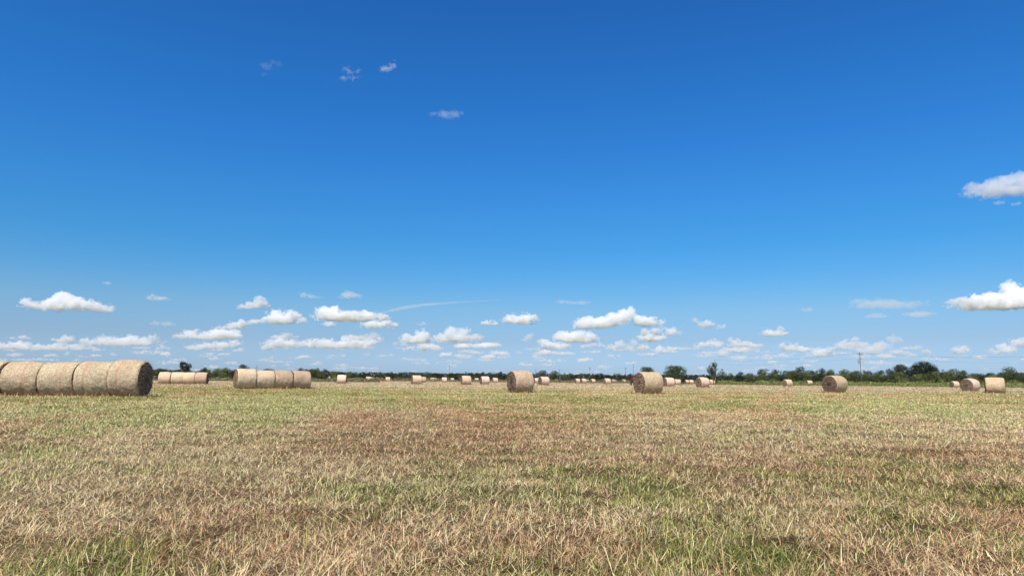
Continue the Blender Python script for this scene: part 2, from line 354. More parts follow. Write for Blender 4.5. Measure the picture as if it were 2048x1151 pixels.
def hay_end(name, hi, lo):
    t = NT(name); o = t.tc.outputs['Object']; w, r = t.rnd()
    wv = t.n.new('ShaderNodeTexWave'); wv.wave_type = 'RINGS'; wv.rings_direction = 'X'; wv.inputs['Scale'].default_value = 3.1; wv.inputs['Distortion'].default_value = 7; wv.inputs['Detail'].default_value = 4; wv.inputs['Detail Scale'].default_value = 1.6
    t.L(o, wv.inputs[0]); fine = t.noise(o, 22, 5, .8, w); med = t.noise(o, 5, 3, .6, w)
    f = t.math('ADD', t.math('MULTIPLY', wv.outputs[0], .42), t.math('MULTIPLY', fine, .62))
    c = t.ramp(f, [(.28, tuple(v * .35 for v in lo)), (.45, lo), (.66, hi), (.82, tuple(v * 1.5 for v in hi))])
    c = t.mix(t.math('MULTIPLY', t.ramp(med, [(.45, 0), (.7, 1)]), .5), c, tuple(v * .5 for v in lo))
    t.L(c, t.b.inputs['Base Color']); t.bump(f, .09, 1.0)
    return t.m
SIDE = [netted_hay('netted_hay_tan', (.70, .56, .37), (.50, .38, .235), (.22, .16, .095)),
        netted_hay('netted_hay_pale', (.82, .65, .46), (.66, .50, .335), (.38, .28, .175)),
        netted_hay('netted_hay_brown', (.70, .52, .365), (.46, .325, .22), (.20, .135, .09)),
        netted_hay('netted_hay_pink', (.86, .68, .55), (.71, .54, .42), (.42, .30, .225))]
SIDE_RED = [netted_hay('netted_hay_red_twine', (.70, .565, .38), (.46, .355, .225), (.17, .13, .08), x) for x in (.28, .18, -.30, -.26)]
ENDM = [hay_end('cut_hay_brown', (.38, .265, .18), (.15, .10, .07)), hay_end('cut_hay_bounce_lit', (.60, .39, .25), (.30, .19, .125)), hay_end('cut_hay_tan', (.40, .28, .18), (.20, .13, .085)), hay_end('cut_hay_weathered', (.30, .21, .15), (.11, .076, .056))]  # second entry lightened and warmed: bounce light painted into the left row's shaded ends
def leafmat(name, tr=.25):
    t = NT(name); a = t.n.new('ShaderNodeAttribute'); a.attribute_name = 'tone'
    t.L(a.outputs['Color'], t.b.inputs['Base Color']); t.b.inputs['Roughness'].default_value = .7; t.b.inputs['Specular IOR Level'].default_value = .2
    tl = t.n.new('ShaderNodeBsdfTranslucent'); t.L(a.outputs['Color'], tl.inputs[0]); mx = t.n.new('ShaderNodeMixShader'); mx.inputs[0].default_value = tr
    t.L(t.b.outputs[0], mx.inputs[1]); t.L(tl.outputs[0], mx.inputs[2]); t.L(mx.outputs[0], t.out.inputs[0]); return t.m
LEAF = leafmat('leaves', .12); GRASS = leafmat('grass_blades', .12); STRAWM = leafmat('loose_straw', .2)
def plain(name, col, rough=.8, nz=.25, sc_=6):
    t = NT(name); f = t.noise(t.tc.outputs['Object'], sc_, 4, .6)
    t.L(t.ramp(f, [(.3, tuple(v * (1 - nz) for v in col)), (.7, tuple(v * (1 + nz) for v in col))]), t.b.inputs['Base Color']); t.b.inputs['Roughness'].default_value = rough; return t.m
BARK = plain('bark', (.13, .10, .075)); WOOD = plain('weathered_pole_wood', (.24, .19, .15)); METAL = plain('grey_metal', (.30, .31, .33), .5)
WIREM = plain('dark_wire', (.04, .04, .045), .5); REDP = plain('dull_red_paint', (.13, .032, .028), .75); RUBBER = plain('black_rubber', (.02, .02, .02), .9); PORC = plain('brown_porcelain', (.10, .05, .04), .3)
# ------------------------------------------------------------------ the mown hay field
def gauss(x, y, cx, cy, sx, sy, a=0.0):
    c, s = math.cos(a), math.sin(a); u = (x - cx) * c + (y - cy) * s; v = -(x - cx) * s + (y - cy) * c
    return np.exp(-(u / sx) ** 2 - (v / sy) ** 2)
def field_tone(x, y):
    """greenness, pale-ness, brown-ness of the sward at ground point (x, y), each about 0..1"""
    z = x * 0
    n1 = fbm(x / 3.1 + 3, y / 2.6 + 8, z + .5, 4, .55); n2 = fbm(x / 1.1 + 13, y / .9 + 2, z + 1.7, 3, .55); n3 = fbm(x / 9 + 31, y / 4 + 12, z + 2.7, 3, .5)
    n4 = fbm(x / .42 + 1, y / .4 + 6, z + 6.2, 2, .5); nb = fbm(x / 2.1 + 40, y / 1.7 + 21, z + 4.4, 4, .6)
    g = .24 - .08 * np.exp(-((y - 3.4) / 1.3) ** 2) + .75 * n1 + .6 * n2 + .4 * n3 + .6 * n4
    g += (.32 + .12 * (x < 4)) * np.clip((y - 13) / 14, 0, 1) * np.exp(-np.clip(y - 62, 0, None) / 14)          # greener aftermath 25 to 60 m out
    g -= .30 * np.clip((y - 62) / 22, 0, 1) * (x < 15) + .10 * np.clip((y - 62) / 22, 0, 1) * (x >= 15)   # dry straw beyond, left and centre
    g -= .16 * np.exp(-((y - 9.8) / 2.6) ** 2) + .34 * gauss(x, y, -3.2, 10, 3.2, 2.2)       # pinkish dry belt
    g += .30 * gauss(x, y, -4.5, 6.6, 3, .9) + .34 * gauss(x, y, 1.5, 6.3, 2.4, 1.0) + .22 * gauss(x, y, 3.6, 7.6, 1.3, .4) + .3 * gauss(x, y, -3.0, 6.9, .6, .3)
    g += .5 * gauss(x, y, 4.1, 8.6, .55, .35) + .5 * gauss(x, y, 4.3, 5.4, .35, .4) + .45 * gauss(x, y, -1.7, 3.45, .6, .3) - .2 * gauss(x, y, .6, 3.6, 1.6, .9) + .4 * gauss(x, y, -3.9, 6.2, .4, .4)
    p = .36 + .55 * fbm(x / 4 + 9, y / 3.2 + 4, z + 9.1, 3, .5)
    p += 1.1 * gauss(x, y, -7.2, 19, 2.2, 12, .19) + .45 * gauss(x, y, -13, 17, 5, 6, -.3)    # pale swath running away on the left
    p += .9 * gauss(x, y, 14.5, 24, 2.6, 15, -.39) + .3 * gauss(x, y, 2.2, 10.5, 2.6, 1.6) + .35 * gauss(x, y, 5.5, 13.5, 4, 1.8)
    g += .60 * gauss(x, y, -7.4, 20, 2.6, 11, .19) - .40 * gauss(x, y, -3.3, 18, 1.5, 9, .19) + .36 * gauss(x, y, 14.5, 24, 3.0, 15, -.39)
    b = np.clip(nb * 1.7 - .20, 0, 1) + .55 * gauss(x, y, -1.9, 9.2, 1.7, .8) + .2 * gauss(x, y, 1.2, 12, 4.5, 3) + .3 * gauss(x, y, -3.3, 18, 1.4, 8, .19) + .5 * gauss(x, y, 3.6, 7.0, 1.1, .45) + .55 * gauss(x, y, .6, 3.6, 1.2, .5) + .4 * gauss(x, y, 3.6, 4.2, .8, .5)
    # faint tyre and rake lines, roughly along the mowing direction
    ln = np.sin((x * .979 + y * .203 + .9 * n3) * 2 * math.pi / 2.6) * (x < -1); l2 = np.sin((x * .925 - y * .38 + .9 * n3) * 2 * math.pi / 3.4) * (x > 6)
    on = np.clip((y - 8) / 4, 0, 1); g += .20 * (ln + l2) * on; p += .20 * (np.roll(ln, 0) + l2) * on
    ar = .5 + .5 * np.sin((y * .9 + x * .12 + 5 * n3) * 2 * math.pi / 11.0); g += .34 * (ar - .5) * np.clip((y - 20) / 20, 0, 1)
    g = .42 + (g - .42) * 1.35; p = .45 + (p - .45) * 1.3
    return np.clip(g, 0, 1), np.clip(p, 0, 1), np.clip(b, 0, 1)
def ground_h(x, y):
    f = np.clip(1 - y / 60, 0, 1)
    return ((.06 * fbm(x / .9 + 4, y / .8 + 9, x * 0 + 3.3, 4, .6) + .02)) * f
ST_P, ST_K, BR, RED = np.array((.93, .69, .40)), np.array((.80, .49, .27)), np.array((.27, .145, .07)), np.array((.50, .225, .105))
GR, YG, OL, PG = np.array((.155, .22, .035)), np.array((.40, .42, .10)), np.array((.25, .235, .07)), np.array((.64, .60, .26))
def ground_tone(x, y):
    g, p, b = field_tone(x, y); g = g[..., None]; p = p[..., None]; b = b[..., None]
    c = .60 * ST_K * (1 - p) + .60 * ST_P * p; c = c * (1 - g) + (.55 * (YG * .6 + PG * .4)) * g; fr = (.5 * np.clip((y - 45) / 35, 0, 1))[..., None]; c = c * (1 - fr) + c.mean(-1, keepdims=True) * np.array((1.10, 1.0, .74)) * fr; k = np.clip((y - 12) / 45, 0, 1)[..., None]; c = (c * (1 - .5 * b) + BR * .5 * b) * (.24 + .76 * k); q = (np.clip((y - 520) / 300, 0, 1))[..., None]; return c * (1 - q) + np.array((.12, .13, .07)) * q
def build_field():
    ys = np.concatenate([np.arange(-6, 14, .12), 14 * 1.022 ** np.arange(0, 175)]); ys = ys[ys < 560]
    ys = np.concatenate([ys, [700, 1000, 1600, 3000, 6000, 12000, 30000, 70000, 120000]])
    nu = 261; u = np.linspace(-1, 1, nu)
    X = u[None, :] * (np.maximum(ys, 2)[:, None] * .95 + 8); Y = np.repeat(ys[:, None], nu, 1)
    Z = ground_h(X, Y) * (np.abs(u) < .98) - .012
    V = np.stack([X, Y, Z], -1).reshape(-1, 3); T = ground_tone(X.ravel(), np.minimum(Y.ravel(), 1e4)); i = np.arange(len(ys) - 1)[:, None] * nu + np.arange(nu - 1)[None, :]
    Q = np.stack([i, i + 1, i + nu + 1, i + nu], -1).reshape(-1, 4)
    t = NT('stubble_ground'); a = t.n.new('ShaderNodeAttribute'); a.attribute_name = 'tone'; o = t.tc.outputs['Object']
    f = t.noise(o, 26, 5, .75); m = t.noise(t.scale(o, 1, .55, 1), 1.7, 6, .72); l = t.noise(t.scale(o, 1, .35, 1), .35, 5, .65)
    k = t.math('MULTIPLY', t.math('ADD', t.math('MULTIPLY', f, .9), .55), t.math('ADD', t.math('MULTIPLY', m, .8), .6))
    k = t.math('MULTIPLY', k, t.math('ADD', t.math('MULTIPLY', l, .7), .65))
    c = t.mix(1.0, a.outputs['Color'], k, 'MULTIPLY'); c = t.mix(t.math('MULTIPLY', t.ramp(m, [(.5, 0), (.7, 1)]), .35), c, (.36, .27, .16))
    t.L(c, t.b.inputs['Base Color']); t.bump(t.math('ADD', f, m), .04, .8); t.b.inputs['Roughness'].default_value = 1; t.b.inputs['Specular IOR Level'].default_value = 0
    obj('hay_field', np_mesh('hay_field', V, [Q], [t.m], smooth=True, attr=T), kind='structure', label='mown hay field of dry straw and green aftermath')
build_field()

def blades(x, y, z, length, width, yaw, lean, bend, tone, rng):
    """tapered, bent grass blades: 5 vertices, one quad and one triangle each"""
    n = len(x); dx, dy = np.cos(yaw), np.sin(yaw); px, py = -dy, dx
    th = rng.rand(n) * 2 * math.pi; fx, fy = np.cos(th), np.sin(th)           # face turned any way about the stem
    wx, wy = px * .8 + fx * .4, py * .8 + fy * .4
    def pt(s):
        ang = lean + bend * s; h = np.cos(ang) * length * s; r = np.sin(ang) * length * s
        return x + dx * r, y + dy * r, z + np.maximum(h, .004 * s)
    x1, y1, z1 = pt(.55); x2, y2, z2 = pt(1.0); w = width / 2
    P = np.stack([np.stack([x - wx * w, y - wy * w, z], -1), np.stack([x + wx * w, y + wy * w, z], -1),
                  np.stack([x1 + wx * w * .8, y1 + wy * w * .8, z1], -1), np.stack([x1 - wx * w * .8, y1 - wy * w * .8, z1], -1),
                  np.stack([x2, y2, z2], -1)], 1)
    b = np.arange(n)[:, None] * 5
    return P.reshape(-1, 3), b + np.array([[0, 1, 2, 3]]), b + np.array([[3, 2, 4]]), np.repeat(tone, 5, 0)
def pick(rng, n, opts, w):
    k = rng.choice(len(opts), n, p=np.array(w) / sum(w)); return np.array(opts)[k]
def build_grass():
    rng = np.random.RandomState(21); X = []; Y = []; edges = 1.9 * 1.09 ** np.arange(0, 58); tl = []
    for a, b in zip(edges[:-1], edges[1:]):
        if a > 230: break
        d = (a + b) / 2; wd = .80 * d + 1.2
        n = GRASS_N * (3.3 / max(d, 3.0)) ** 1.12 if d < 60 else GRASS_N * (3.3 / 60) ** 1.12 * (60 / d) ** 1.9
        k = int(n * (b - a) * 2 * wd); x = rng.uniform(-wd, wd, k); y = rng.uniform(a, b, k)
        # half of them gathered in tussocks
        nc = max(int(k / 16), 1); cx = rng.uniform(-wd, wd, nc); cyy = rng.uniform(a, b, nc); id_ = rng.randint(0, nc, k); tus = rng.rand(k) < .55; sp = .035 + .004 * d
        x = np.where(tus, cx[id_] + rng.randn(k) * sp, x); y = np.where(tus, cyy[id_] + rng.randn(k) * sp, y)
        X.append(x); Y.append(y); tl.append(np.stack([tus, cx[id_], cyy[id_], id_ % 997], -1))
    x = np.concatenate(X); y = np.concatenate(Y); tl = np.concatenate(tl); n = len(x); tus = tl[:, 0] > 0
    g, p, b = field_tone(x, y); hh = (np.sin(tl[:, 3] * 12.9898) * 43758.5) % 1.0          # one character per tussock
    gt = np.where(tus, np.clip(g + (hh - .5) * .55, 0, 1), g)
    green = rng.rand(n) < gt * .85; lying = (~green & (rng.rand(n) < np.where(tus, .38, .86))) | (green & (rng.rand(n) < .12))
    sp = pick(rng, n, [ST_P, ST_K, BR, RED], [1, 1, .0001, .0001]) ; mixp = (rng.rand(n) < p + .26)[:, None]
    straw = np.where(mixp, ST_P, ST_K); br = (rng.rand(n) < .11 + .50 * b)[:, None]; straw = np.where(br, pick(rng, n, [BR, RED, ST_K * .7], [1.2, .8, 1]), straw)
    gc = pick(rng, n, [GR, YG, OL], [1.0, 1.3, .8]); gc = np.where((rng.rand(n) < p * .75)[:, None], PG, gc)
    tone = np.where(green[:, None], gc, straw) * rng.uniform(.34, 1.38, (n, 1)) * (1 - .25 * b[:, None]) * (1 + rng.randn(n, 3) * .04)
    d = np.hypot(x, y); far = (.45 * np.clip((y - 45) / 35, 0, 1))[:, None]; tone = tone * (1 - far) + tone.mean(1, keepdims=True) * np.array((1.10, 1.0, .74)) * far
    L = np.where(green, rng.uniform(.05, .15, n), rng.uniform(.04, .13, n)) * (1 + .35 * hh * tus) * .54
    L = np.where(lying, rng.uniform(.03, .12, n), L); lod = np.clip(d / 30, 1, 3.0) ** .45; L *= lod
    st = lying & (rng.rand(n) < .05); L = np.where(st, L * 2.2, L)
    L *= np.where((d < 4.6) & tus & (hh > .7), 1.5, 1.0)
    W = np.maximum(rng.uniform(.0020, .0047, n), .00052 * d * rng.uniform(.7, 1.3, n)); W = np.where(lying, W * .8, W)
    yaw = rng.rand(n) * 6.283; out = np.arctan2(y - tl[:, 2], x - tl[:, 1]); yaw = np.where(tus & (rng.rand(n) < .7), out + rng.randn(n) * .5, yaw)
    yaw = np.where(lying, yaw, yaw * .75 + .3)
    lean = np.where(lying, rng.uniform(1.0, 1.5, n), np.abs(rng.randn(n)) * .45 + .05); bend = np.where(lying, rng.uniform(-.15, .15, n), rng.uniform(.1, 1.2, n))
    z = ground_h(x, y) - .005 + np.where(lying, rng.rand(n) ** 2 * .05, 0)
    V, Q, T3, C4 = blades(x, y, z, L, W, yaw, lean, bend, np.clip(tone, .01, .92), rng)
    print('blades', n)
    obj('grass', np_mesh('grass', V, [Q, T3], [GRASS], attr=C4), kind='stuff', label='cut grass, straw stubble and green aftermath', cat='grass')
GRASS_N = 5000
build_grass()
# ------------------------------------------------------------------ round hay bales
def bale_meshes(R, L, seed, side, end, fuzz=500, sag=.02, taper=0.0, nr=96, nx=22):
    """side (netted, slightly barrelled), two spiral ends, all round the local X axis, base at z=0"""
    rs = np.random.RandomState(seed); o = rs.rand(3) * 30
    th = np.linspace(0, 2 * math.pi, nr, endpoint=False); t = np.linspace(-1, 1, nx); TH, TT = np.meshgrid(th, t, indexing='ij')
    rr = R * (1 + .014 * (1 - TT ** 2) + taper * TT) - .038 * np.clip((np.abs(TT) - .92) / .08, 0, 1) ** 2
    yy, zz = np.sin(TH), np.cos(TH); nzs = fbm(TT * 1.3 + o[0], yy * 1.6 + o[1], zz * 1.6 + o[2], 4, .55)
    rr = rr + .055 * nzs + .012 * fbm(TT * 4 + o[1], yy * 5, zz * 5 + o[0], 3) + .006 * rs.randn(*rr.shape) - .010 * (.5 + .5 * np.sin(TT * 23 + o[0]))
    ex = L / 2 * TT + .03 * fbm(yy * 2 + o[1], zz * 2, TT * 0 + 1, 3) * np.sign(TT) * (np.abs(TT) > .8)
    z = rr * zz; flat = -R * (1 - sag); z = np.where(z < flat, flat + (z - flat) * .15, z)
    V = np.stack([ex, rr * yy, z - flat], -1).reshape(-1, 3); i = np.arange(nr)[:, None]; j = np.arange(nx - 1)[None, :]
    Q = np.stack([i * nx + j, i * nx + j + 1, ((i + 1) % nr) * nx + j + 1, ((i + 1) % nr) * nx + j], -1).reshape(-1, 4)
    sm = np_mesh('netted_side', V, [Q[:, ::-1]], [side], smooth=True); ends = []
    G = V.reshape(nr, nx, 3)
    for s in (-1, 1):
        rim = G[:, 0 if s < 0 else -1]; cen = rim.mean(0); m = 16; P = []
        for k in range(m):
            q = 1 - k / m; p = cen + (rim - cen) * q
            ang = th + q * 9.0; p[:, 0] += s * (.035 * (1 - q ** 6) + (.022 * np.sin(q * 34 + th * 1.0 + .8 * np.sin(3 * th + o[0])) + .02 * rs.randn(nr) * .6) * (q < .99)) - s * .05 * np.exp(-(q / .12) ** 2)
            P.append(p)
        P = np.concatenate(P + [cen[None] - [[s * .03, 0, 0]]]); i = np.arange(nr); qs = []
        for k in range(m - 1): qs.append(np.stack([k * nr + i, k * nr + (i + 1) % nr, (k + 1) * nr + (i + 1) % nr, (k + 1) * nr + i], -1))
        tr = np.stack([(m - 1) * nr + i, (m - 1) * nr + (i + 1) % nr, np.full(nr, m * nr)], -1); Qs = np.concatenate(qs)
        if s < 0: Qs = Qs; tr = tr
        else: Qs = Qs[:, ::-1]; tr = tr[:, ::-1]
        # tufts of hay poking out of the cut end
        fl = []; 
        if fuzz:
            k = fuzz; a = rs.rand(k) * 6.283; q = np.sqrt(rs.rand(k)); q[: k // 3] = 1.0; bx = np.full(k, cen[0] + s * .02); by = cen[1] + np.sin(a) * R * q * .97; bz = cen[2] + np.cos(a) * R * q * .97
            dirv = np.stack([s * rs.uniform(.2, 1, k), rs.randn(k) * .9, rs.randn(k) * .8 - .3], -1); dirv /= np.linalg.norm(dirv, axis=1)[:, None]; ln = rs.uniform(.03, .12, k)[:, None]
            B = np.stack([bx, by, bz], -1); wv = np.cross(dirv, rs.randn(k, 3)); wv /= np.linalg.norm(wv, axis=1)[:, None]; wv *= .005
            tv = np.stack([B - wv, B + wv, B + dirv * ln], 1).reshape(-1, 3); ok = tv[:, 2].reshape(-1, 3).min(1) > 0
            tv = tv.reshape(-1, 3, 3)[ok].reshape(-1, 3); ti = len(P) + np.arange(len(tv)).reshape(-1, 3); P = np.concatenate([P, tv]); tr = np.concatenate([tr, ti])
        ends.append(np_mesh('spiral_end', P, [Qs, tr], [end], smooth=False))
    return sm, ends
_protos = {}; BALES = []
def bale(px, depth, psi, side, end, label, group=None, R=.79, L=1.5, seed=0, dz=0.0, loc=None, taper=0.0, parts=True, roll=None):
    """psi: yaw of the bale's axis; the bale stands at the ground point seen at photo column px at the given depth"""
    key = (round(R, 3), round(L, 3), seed % 5, id(side), id(end), round(taper, 3))
    if key not in _protos: _protos[key] = bale_meshes(R, L, seed % 5 + 3, side, end, 500 if parts else 0, taper=taper, nr=96 if parts else 48, nx=22 if parts else 12)
    sm, ends = _protos[key]; p = at(px, depth) if loc is None else Vector(loc)
    r = obj('hay_bale', None, loc=(p.x, p.y, -.02 + dz), label=label, cat='hay bale', group=group); BALES.append((p.x, p.y, psi, R, L, p.y < 130)); r.rotation_euler = (0, math.radians(1.0) * math.sin(seed * 2.3 + psi * 9), psi)
    for m, nm in ((sm, 'netted_side'), (ends[0], 'spiral_end'), (ends[1], 'spiral_end')):
        c = obj(nm, m, r)
    return r
def toward(px, theta):
    """yaw of the bale axis whose left-hand end is turned theta degrees to the left of facing the camera"""
    d = ray(px, hor(px)); az = math.atan2(d.y, d.x)                   # direction camera -> bale
    return az - math.radians(theta) + math.pi * 0 if False else az - math.radians(theta)
ROWS = []
# left row: five bales end to end, 31 m out, running square to the view
x0 = at(291, 30.9); ax = Vector((math.cos(math.radians(4)), math.sin(math.radians(4)), 0))
labs = ['rightmost bale of the left row, its dark cut end showing', 'second bale from the right end of the left row, hay bulging at its left rim',
        'middle bale of the five in the left row, thin red twine hoop', 'fourth bale from the right in the left row, faint red hoop', 'leftmost bale of the left row, cut by the photo edge']
c = x0 - ax * .63
for k in range(5):
    R = (.835, .80, .775, .775, .785)[k]; L = (1.27, 1.42, 1.47, 1.52, 1.5)[k]
    if k: c = c - ax * (L / 2 + Lp / 2 + (.035, .06, .08, .08)[k - 1])
    bale(0, 0, math.radians(4) + (0, .02, -.015, .02, 0)[k], SIDE_RED[(3, 2, 0, 1, 0)[k]] if k < 4 else SIDE[0], ENDM[1], labs[k], 'row of five touching bales at the left edge', R, L, seed=k, loc=(c.x, c.y, 0), taper=(-.012, -.02, .008, .006, .005)[k]); Lp = L
# distant row of four
x0 = at(416, 87); ax = Vector((math.cos(math.radians(12)), math.sin(math.radians(12)), 0)); c = x0 - ax * .75
for k, lb in enumerate(('darkest bale, right end of the distant row of four', 'second bale from the right in the distant row of four', 'third bale from the right in the distant row of four', 'left end bale of the distant row of four, split off by a gap')):
    bale(0, 0, math.radians(12), SIDE[2 if k == 0 else 1], ENDM[0], lb, 'distant row of four bales behind the left row',   .78, 1.37, seed=k, loc=(c.x, c.y, 0)); c = c - ax * (1.385 + .08 * (k == 2))
# nearer row of four
x0 = at(469, 54.0); a = math.radians(34); ax = Vector((math.cos(a), math.sin(a), 0)); c = x0 + ax * .80
for k, lb in enumerate(('tallest bale, left end of the nearer row of four, ragged end showing', 'second bale from the left in the nearer row of four', 'third bale from the left in the nearer row of four', 'right end bale of the nearer row of four')):
    bale(0, 0, a, SIDE[2 if k > 1 else 1], ENDM[2], lb, 'nearer row of four touching bales', (.82, .76, .765, .765)[k], 1.42, seed=k + 1, loc=(c.x, c.y, 0)); c = c + ax * 1.46
S_ = 'bales scattered over the field'
# px centre, pixel height, theta (0 = end faces the camera, 90 = side on), side, end, label
for i, (px, hp, th, sd_, en, lb) in enumerate([
 (1041, 45.5, 64, 2, 1, 'big weathered brown bale nearest the centre of the photo'),
 (1297, 45, 57, 0, 0, 'big tan bale half hiding a red machine, rough brown end showing'),
 (1669.5, 35, 34, 0, 1, 'bale with dark coiled end standing below and left of the utility pole'),
 (1940, 26.5, 27, 3, 0, 'bale with wide coiled end left of the rightmost bale'),
 (1909, 13, 50, 1, 1, 'small dark ended bale hidden partly behind the wide ended one'),
 (1989, 32.5, 86, 0, 2, 'rightmost bale, side on with a waisted top'),
 (1574.5, 14.5, 45, 1, 0, 'left one of two small bales before the green weeds on the right'),
 (1618, 10.5, 56, 1, 1, 'right one of two small bales before the green weeds on the right'),
 (1405, 21, 52, 3, 0, 'bale with coiled end below the sparse tree'),
 (1423, 10.5, 62, 1, 0, 'small bale peeping out right of the one below the sparse tree'),
 (1337, 18.5, 58, 3, 0, 'pinkish bale just right of the big tan bale'),
 (1354, 12, 66, 3, 0, 'small pale bale touching the right side of the pinkish one'),
 (1373, 8.5, 50, 1, 1, 'left one of a tiny pair below the round crowned tree'),
 (1382, 8.5, 66, 1, 1, 'right one of a tiny pair below the round crowned tree'),
 (1214, 12, 62, 3, 0, 'small pink bale midway between the two big bales'),
 (1227, 7.5, 66, 1, 1, 'tiny bale just right of the small pink one midway'),
 (1247.5, 7.5, 58, 1, 1, 'tiny bale left of the red machine'),
 (1154.5, 9.5, 56, 3, 1, 'left one of two small pink bales side by side, right of centre'),
 (1166.5, 10, 56, 3, 1, 'right one of two small pink bales side by side, right of centre'),
 (1174, 6.5, 80, 2, 2, 'tiny dull bale hidden behind the two small pink ones'),
 (1185.5, 8.5, 58, 1, 1, 'tiny bale at the foot of a thin pole right of the pink pair'),
 (1087.5, 18, 62, 3, 1, 'pale pink bale close behind the big central bale, on its right'),
 (1073, 11, 62, 3, 1, 'small bale squeezed between the big central bale and the pale pink one'),
 (1112, 7, 70, 1, 1, 'tiny bale before the dark tree clump right of centre'),
 (990, 10, 74, 3, 0, 'small bale nearest left of the big central bale'),
 (969.5, 16.5, 72, 3, 1, 'tilted looking bale, second left of the big central bale'),
 (953, 7.5, 80, 3, 0, 'tiny bale between two larger ones left of centre'),
 (931.5, 18.5, 74, 1, 0, 'pale bale right of the thin bare pole'),
 (904.5, 7, 80, 1, 2, 'tiny bale at the foot of the thin bare pole'),
 (888.5, 10, 82, 3, 2, 'small bale left of the thin bare pole'),
 (864.5, 8, 80, 1, 2, 'left one of a tiny touching pair, left of the thin bare pole'),
 (870, 7.5, 50, 2, 2, 'right one of a tiny touching pair, left of the thin bare pole'),
 (832.5, 18.5, 74, 1, 0, 'pale bale with a smaller one peeping out behind its right side'),
 (846, 12, 84, 2, 2, 'dull bale peeping out behind the pale one, left of centre'),
 (776, 9, 90, 1, 2, 'small bale below the dark domed tree, left of centre'),
 (737, 10, 90, 1, 2, 'larger one of a small stepped pair, left of centre'),
 (744.5, 7, 90, 1, 2, 'smaller one of a small stepped pair, left of centre'),
 (710.5, 7, 90, 1, 2, 'tiny bale between the square looking bale and the stepped pair'),
 (683.5, 18, 94, 3, 2, 'square looking side on bale right of the nearer row of four'),
 (661.5, 9, 90, 1, 2, 'larger one of a tiny pair behind the square looking bale'),
 (668.5, 7.5, 90, 1, 2, 'smaller one of a tiny pair behind the square looking bale')]):
    Rr = .79; near = hp >= 15
    bale(px, F * 2 * Rr / hp, toward(px, th), SIDE[sd_], ENDM[3 if en == 1 else en], lb, S_, Rr, 1.62 if th < 50 else (1.36 if i == 0 else 1.5), seed=i, taper=(.012 if i in (0,) else -.012 if i == 1 else 0) * 1.0, parts=near)

def loose_straw():
    rng = np.random.RandomState(77); parts = []
    for (bx, by, psi, R, L, near) in BALES:
        if not near: continue
        k = 900; u = rng.uniform(-L / 2 - .5, L / 2 + .5, k); v = rng.choice([-1, 1], k) * (R * .25 + np.abs(rng.randn(k)) * .38)
        x = bx + u * math.cos(psi) - v * math.sin(psi); y = by + u * math.sin(psi) + v * math.cos(psi); up = rng.rand(k) < .35
        dd = np.hypot(x, y); W = np.maximum(.005, .0005 * dd); L_ = rng.uniform(.08, .28, k); ln = np.where(up, rng.uniform(.1, .7, k), rng.uniform(1.1, 1.5, k))
        tn = np.where((rng.rand(k) < .55)[:, None], ST_P, np.where((rng.rand(k) < .5)[:, None], ST_K, BR)) * rng.uniform(.4, 1.0, (k, 1))
        parts.append(blades(x, y, x * 0 + rng.rand(k) * .04, L_, W * np.ones(k), rng.rand(k) * 6.28, ln, rng.uniform(0, .6, k), tn, rng))
    V = []; Q = []; T3 = []; C4 = []; o = 0
    for a, b, c, d in parts: V.append(a); Q.append(b + o); T3.append(c + o); C4.append(d); o += len(a)
    obj('loose_straw', np_mesh('loose_straw', np.concatenate(V), [np.concatenate(Q), np.concatenate(T3)], [STRAWM], attr=np.concatenate(C4)), kind='stuff', label='loose straw spilled round the feet of the bales', cat='straw')
loose_straw()
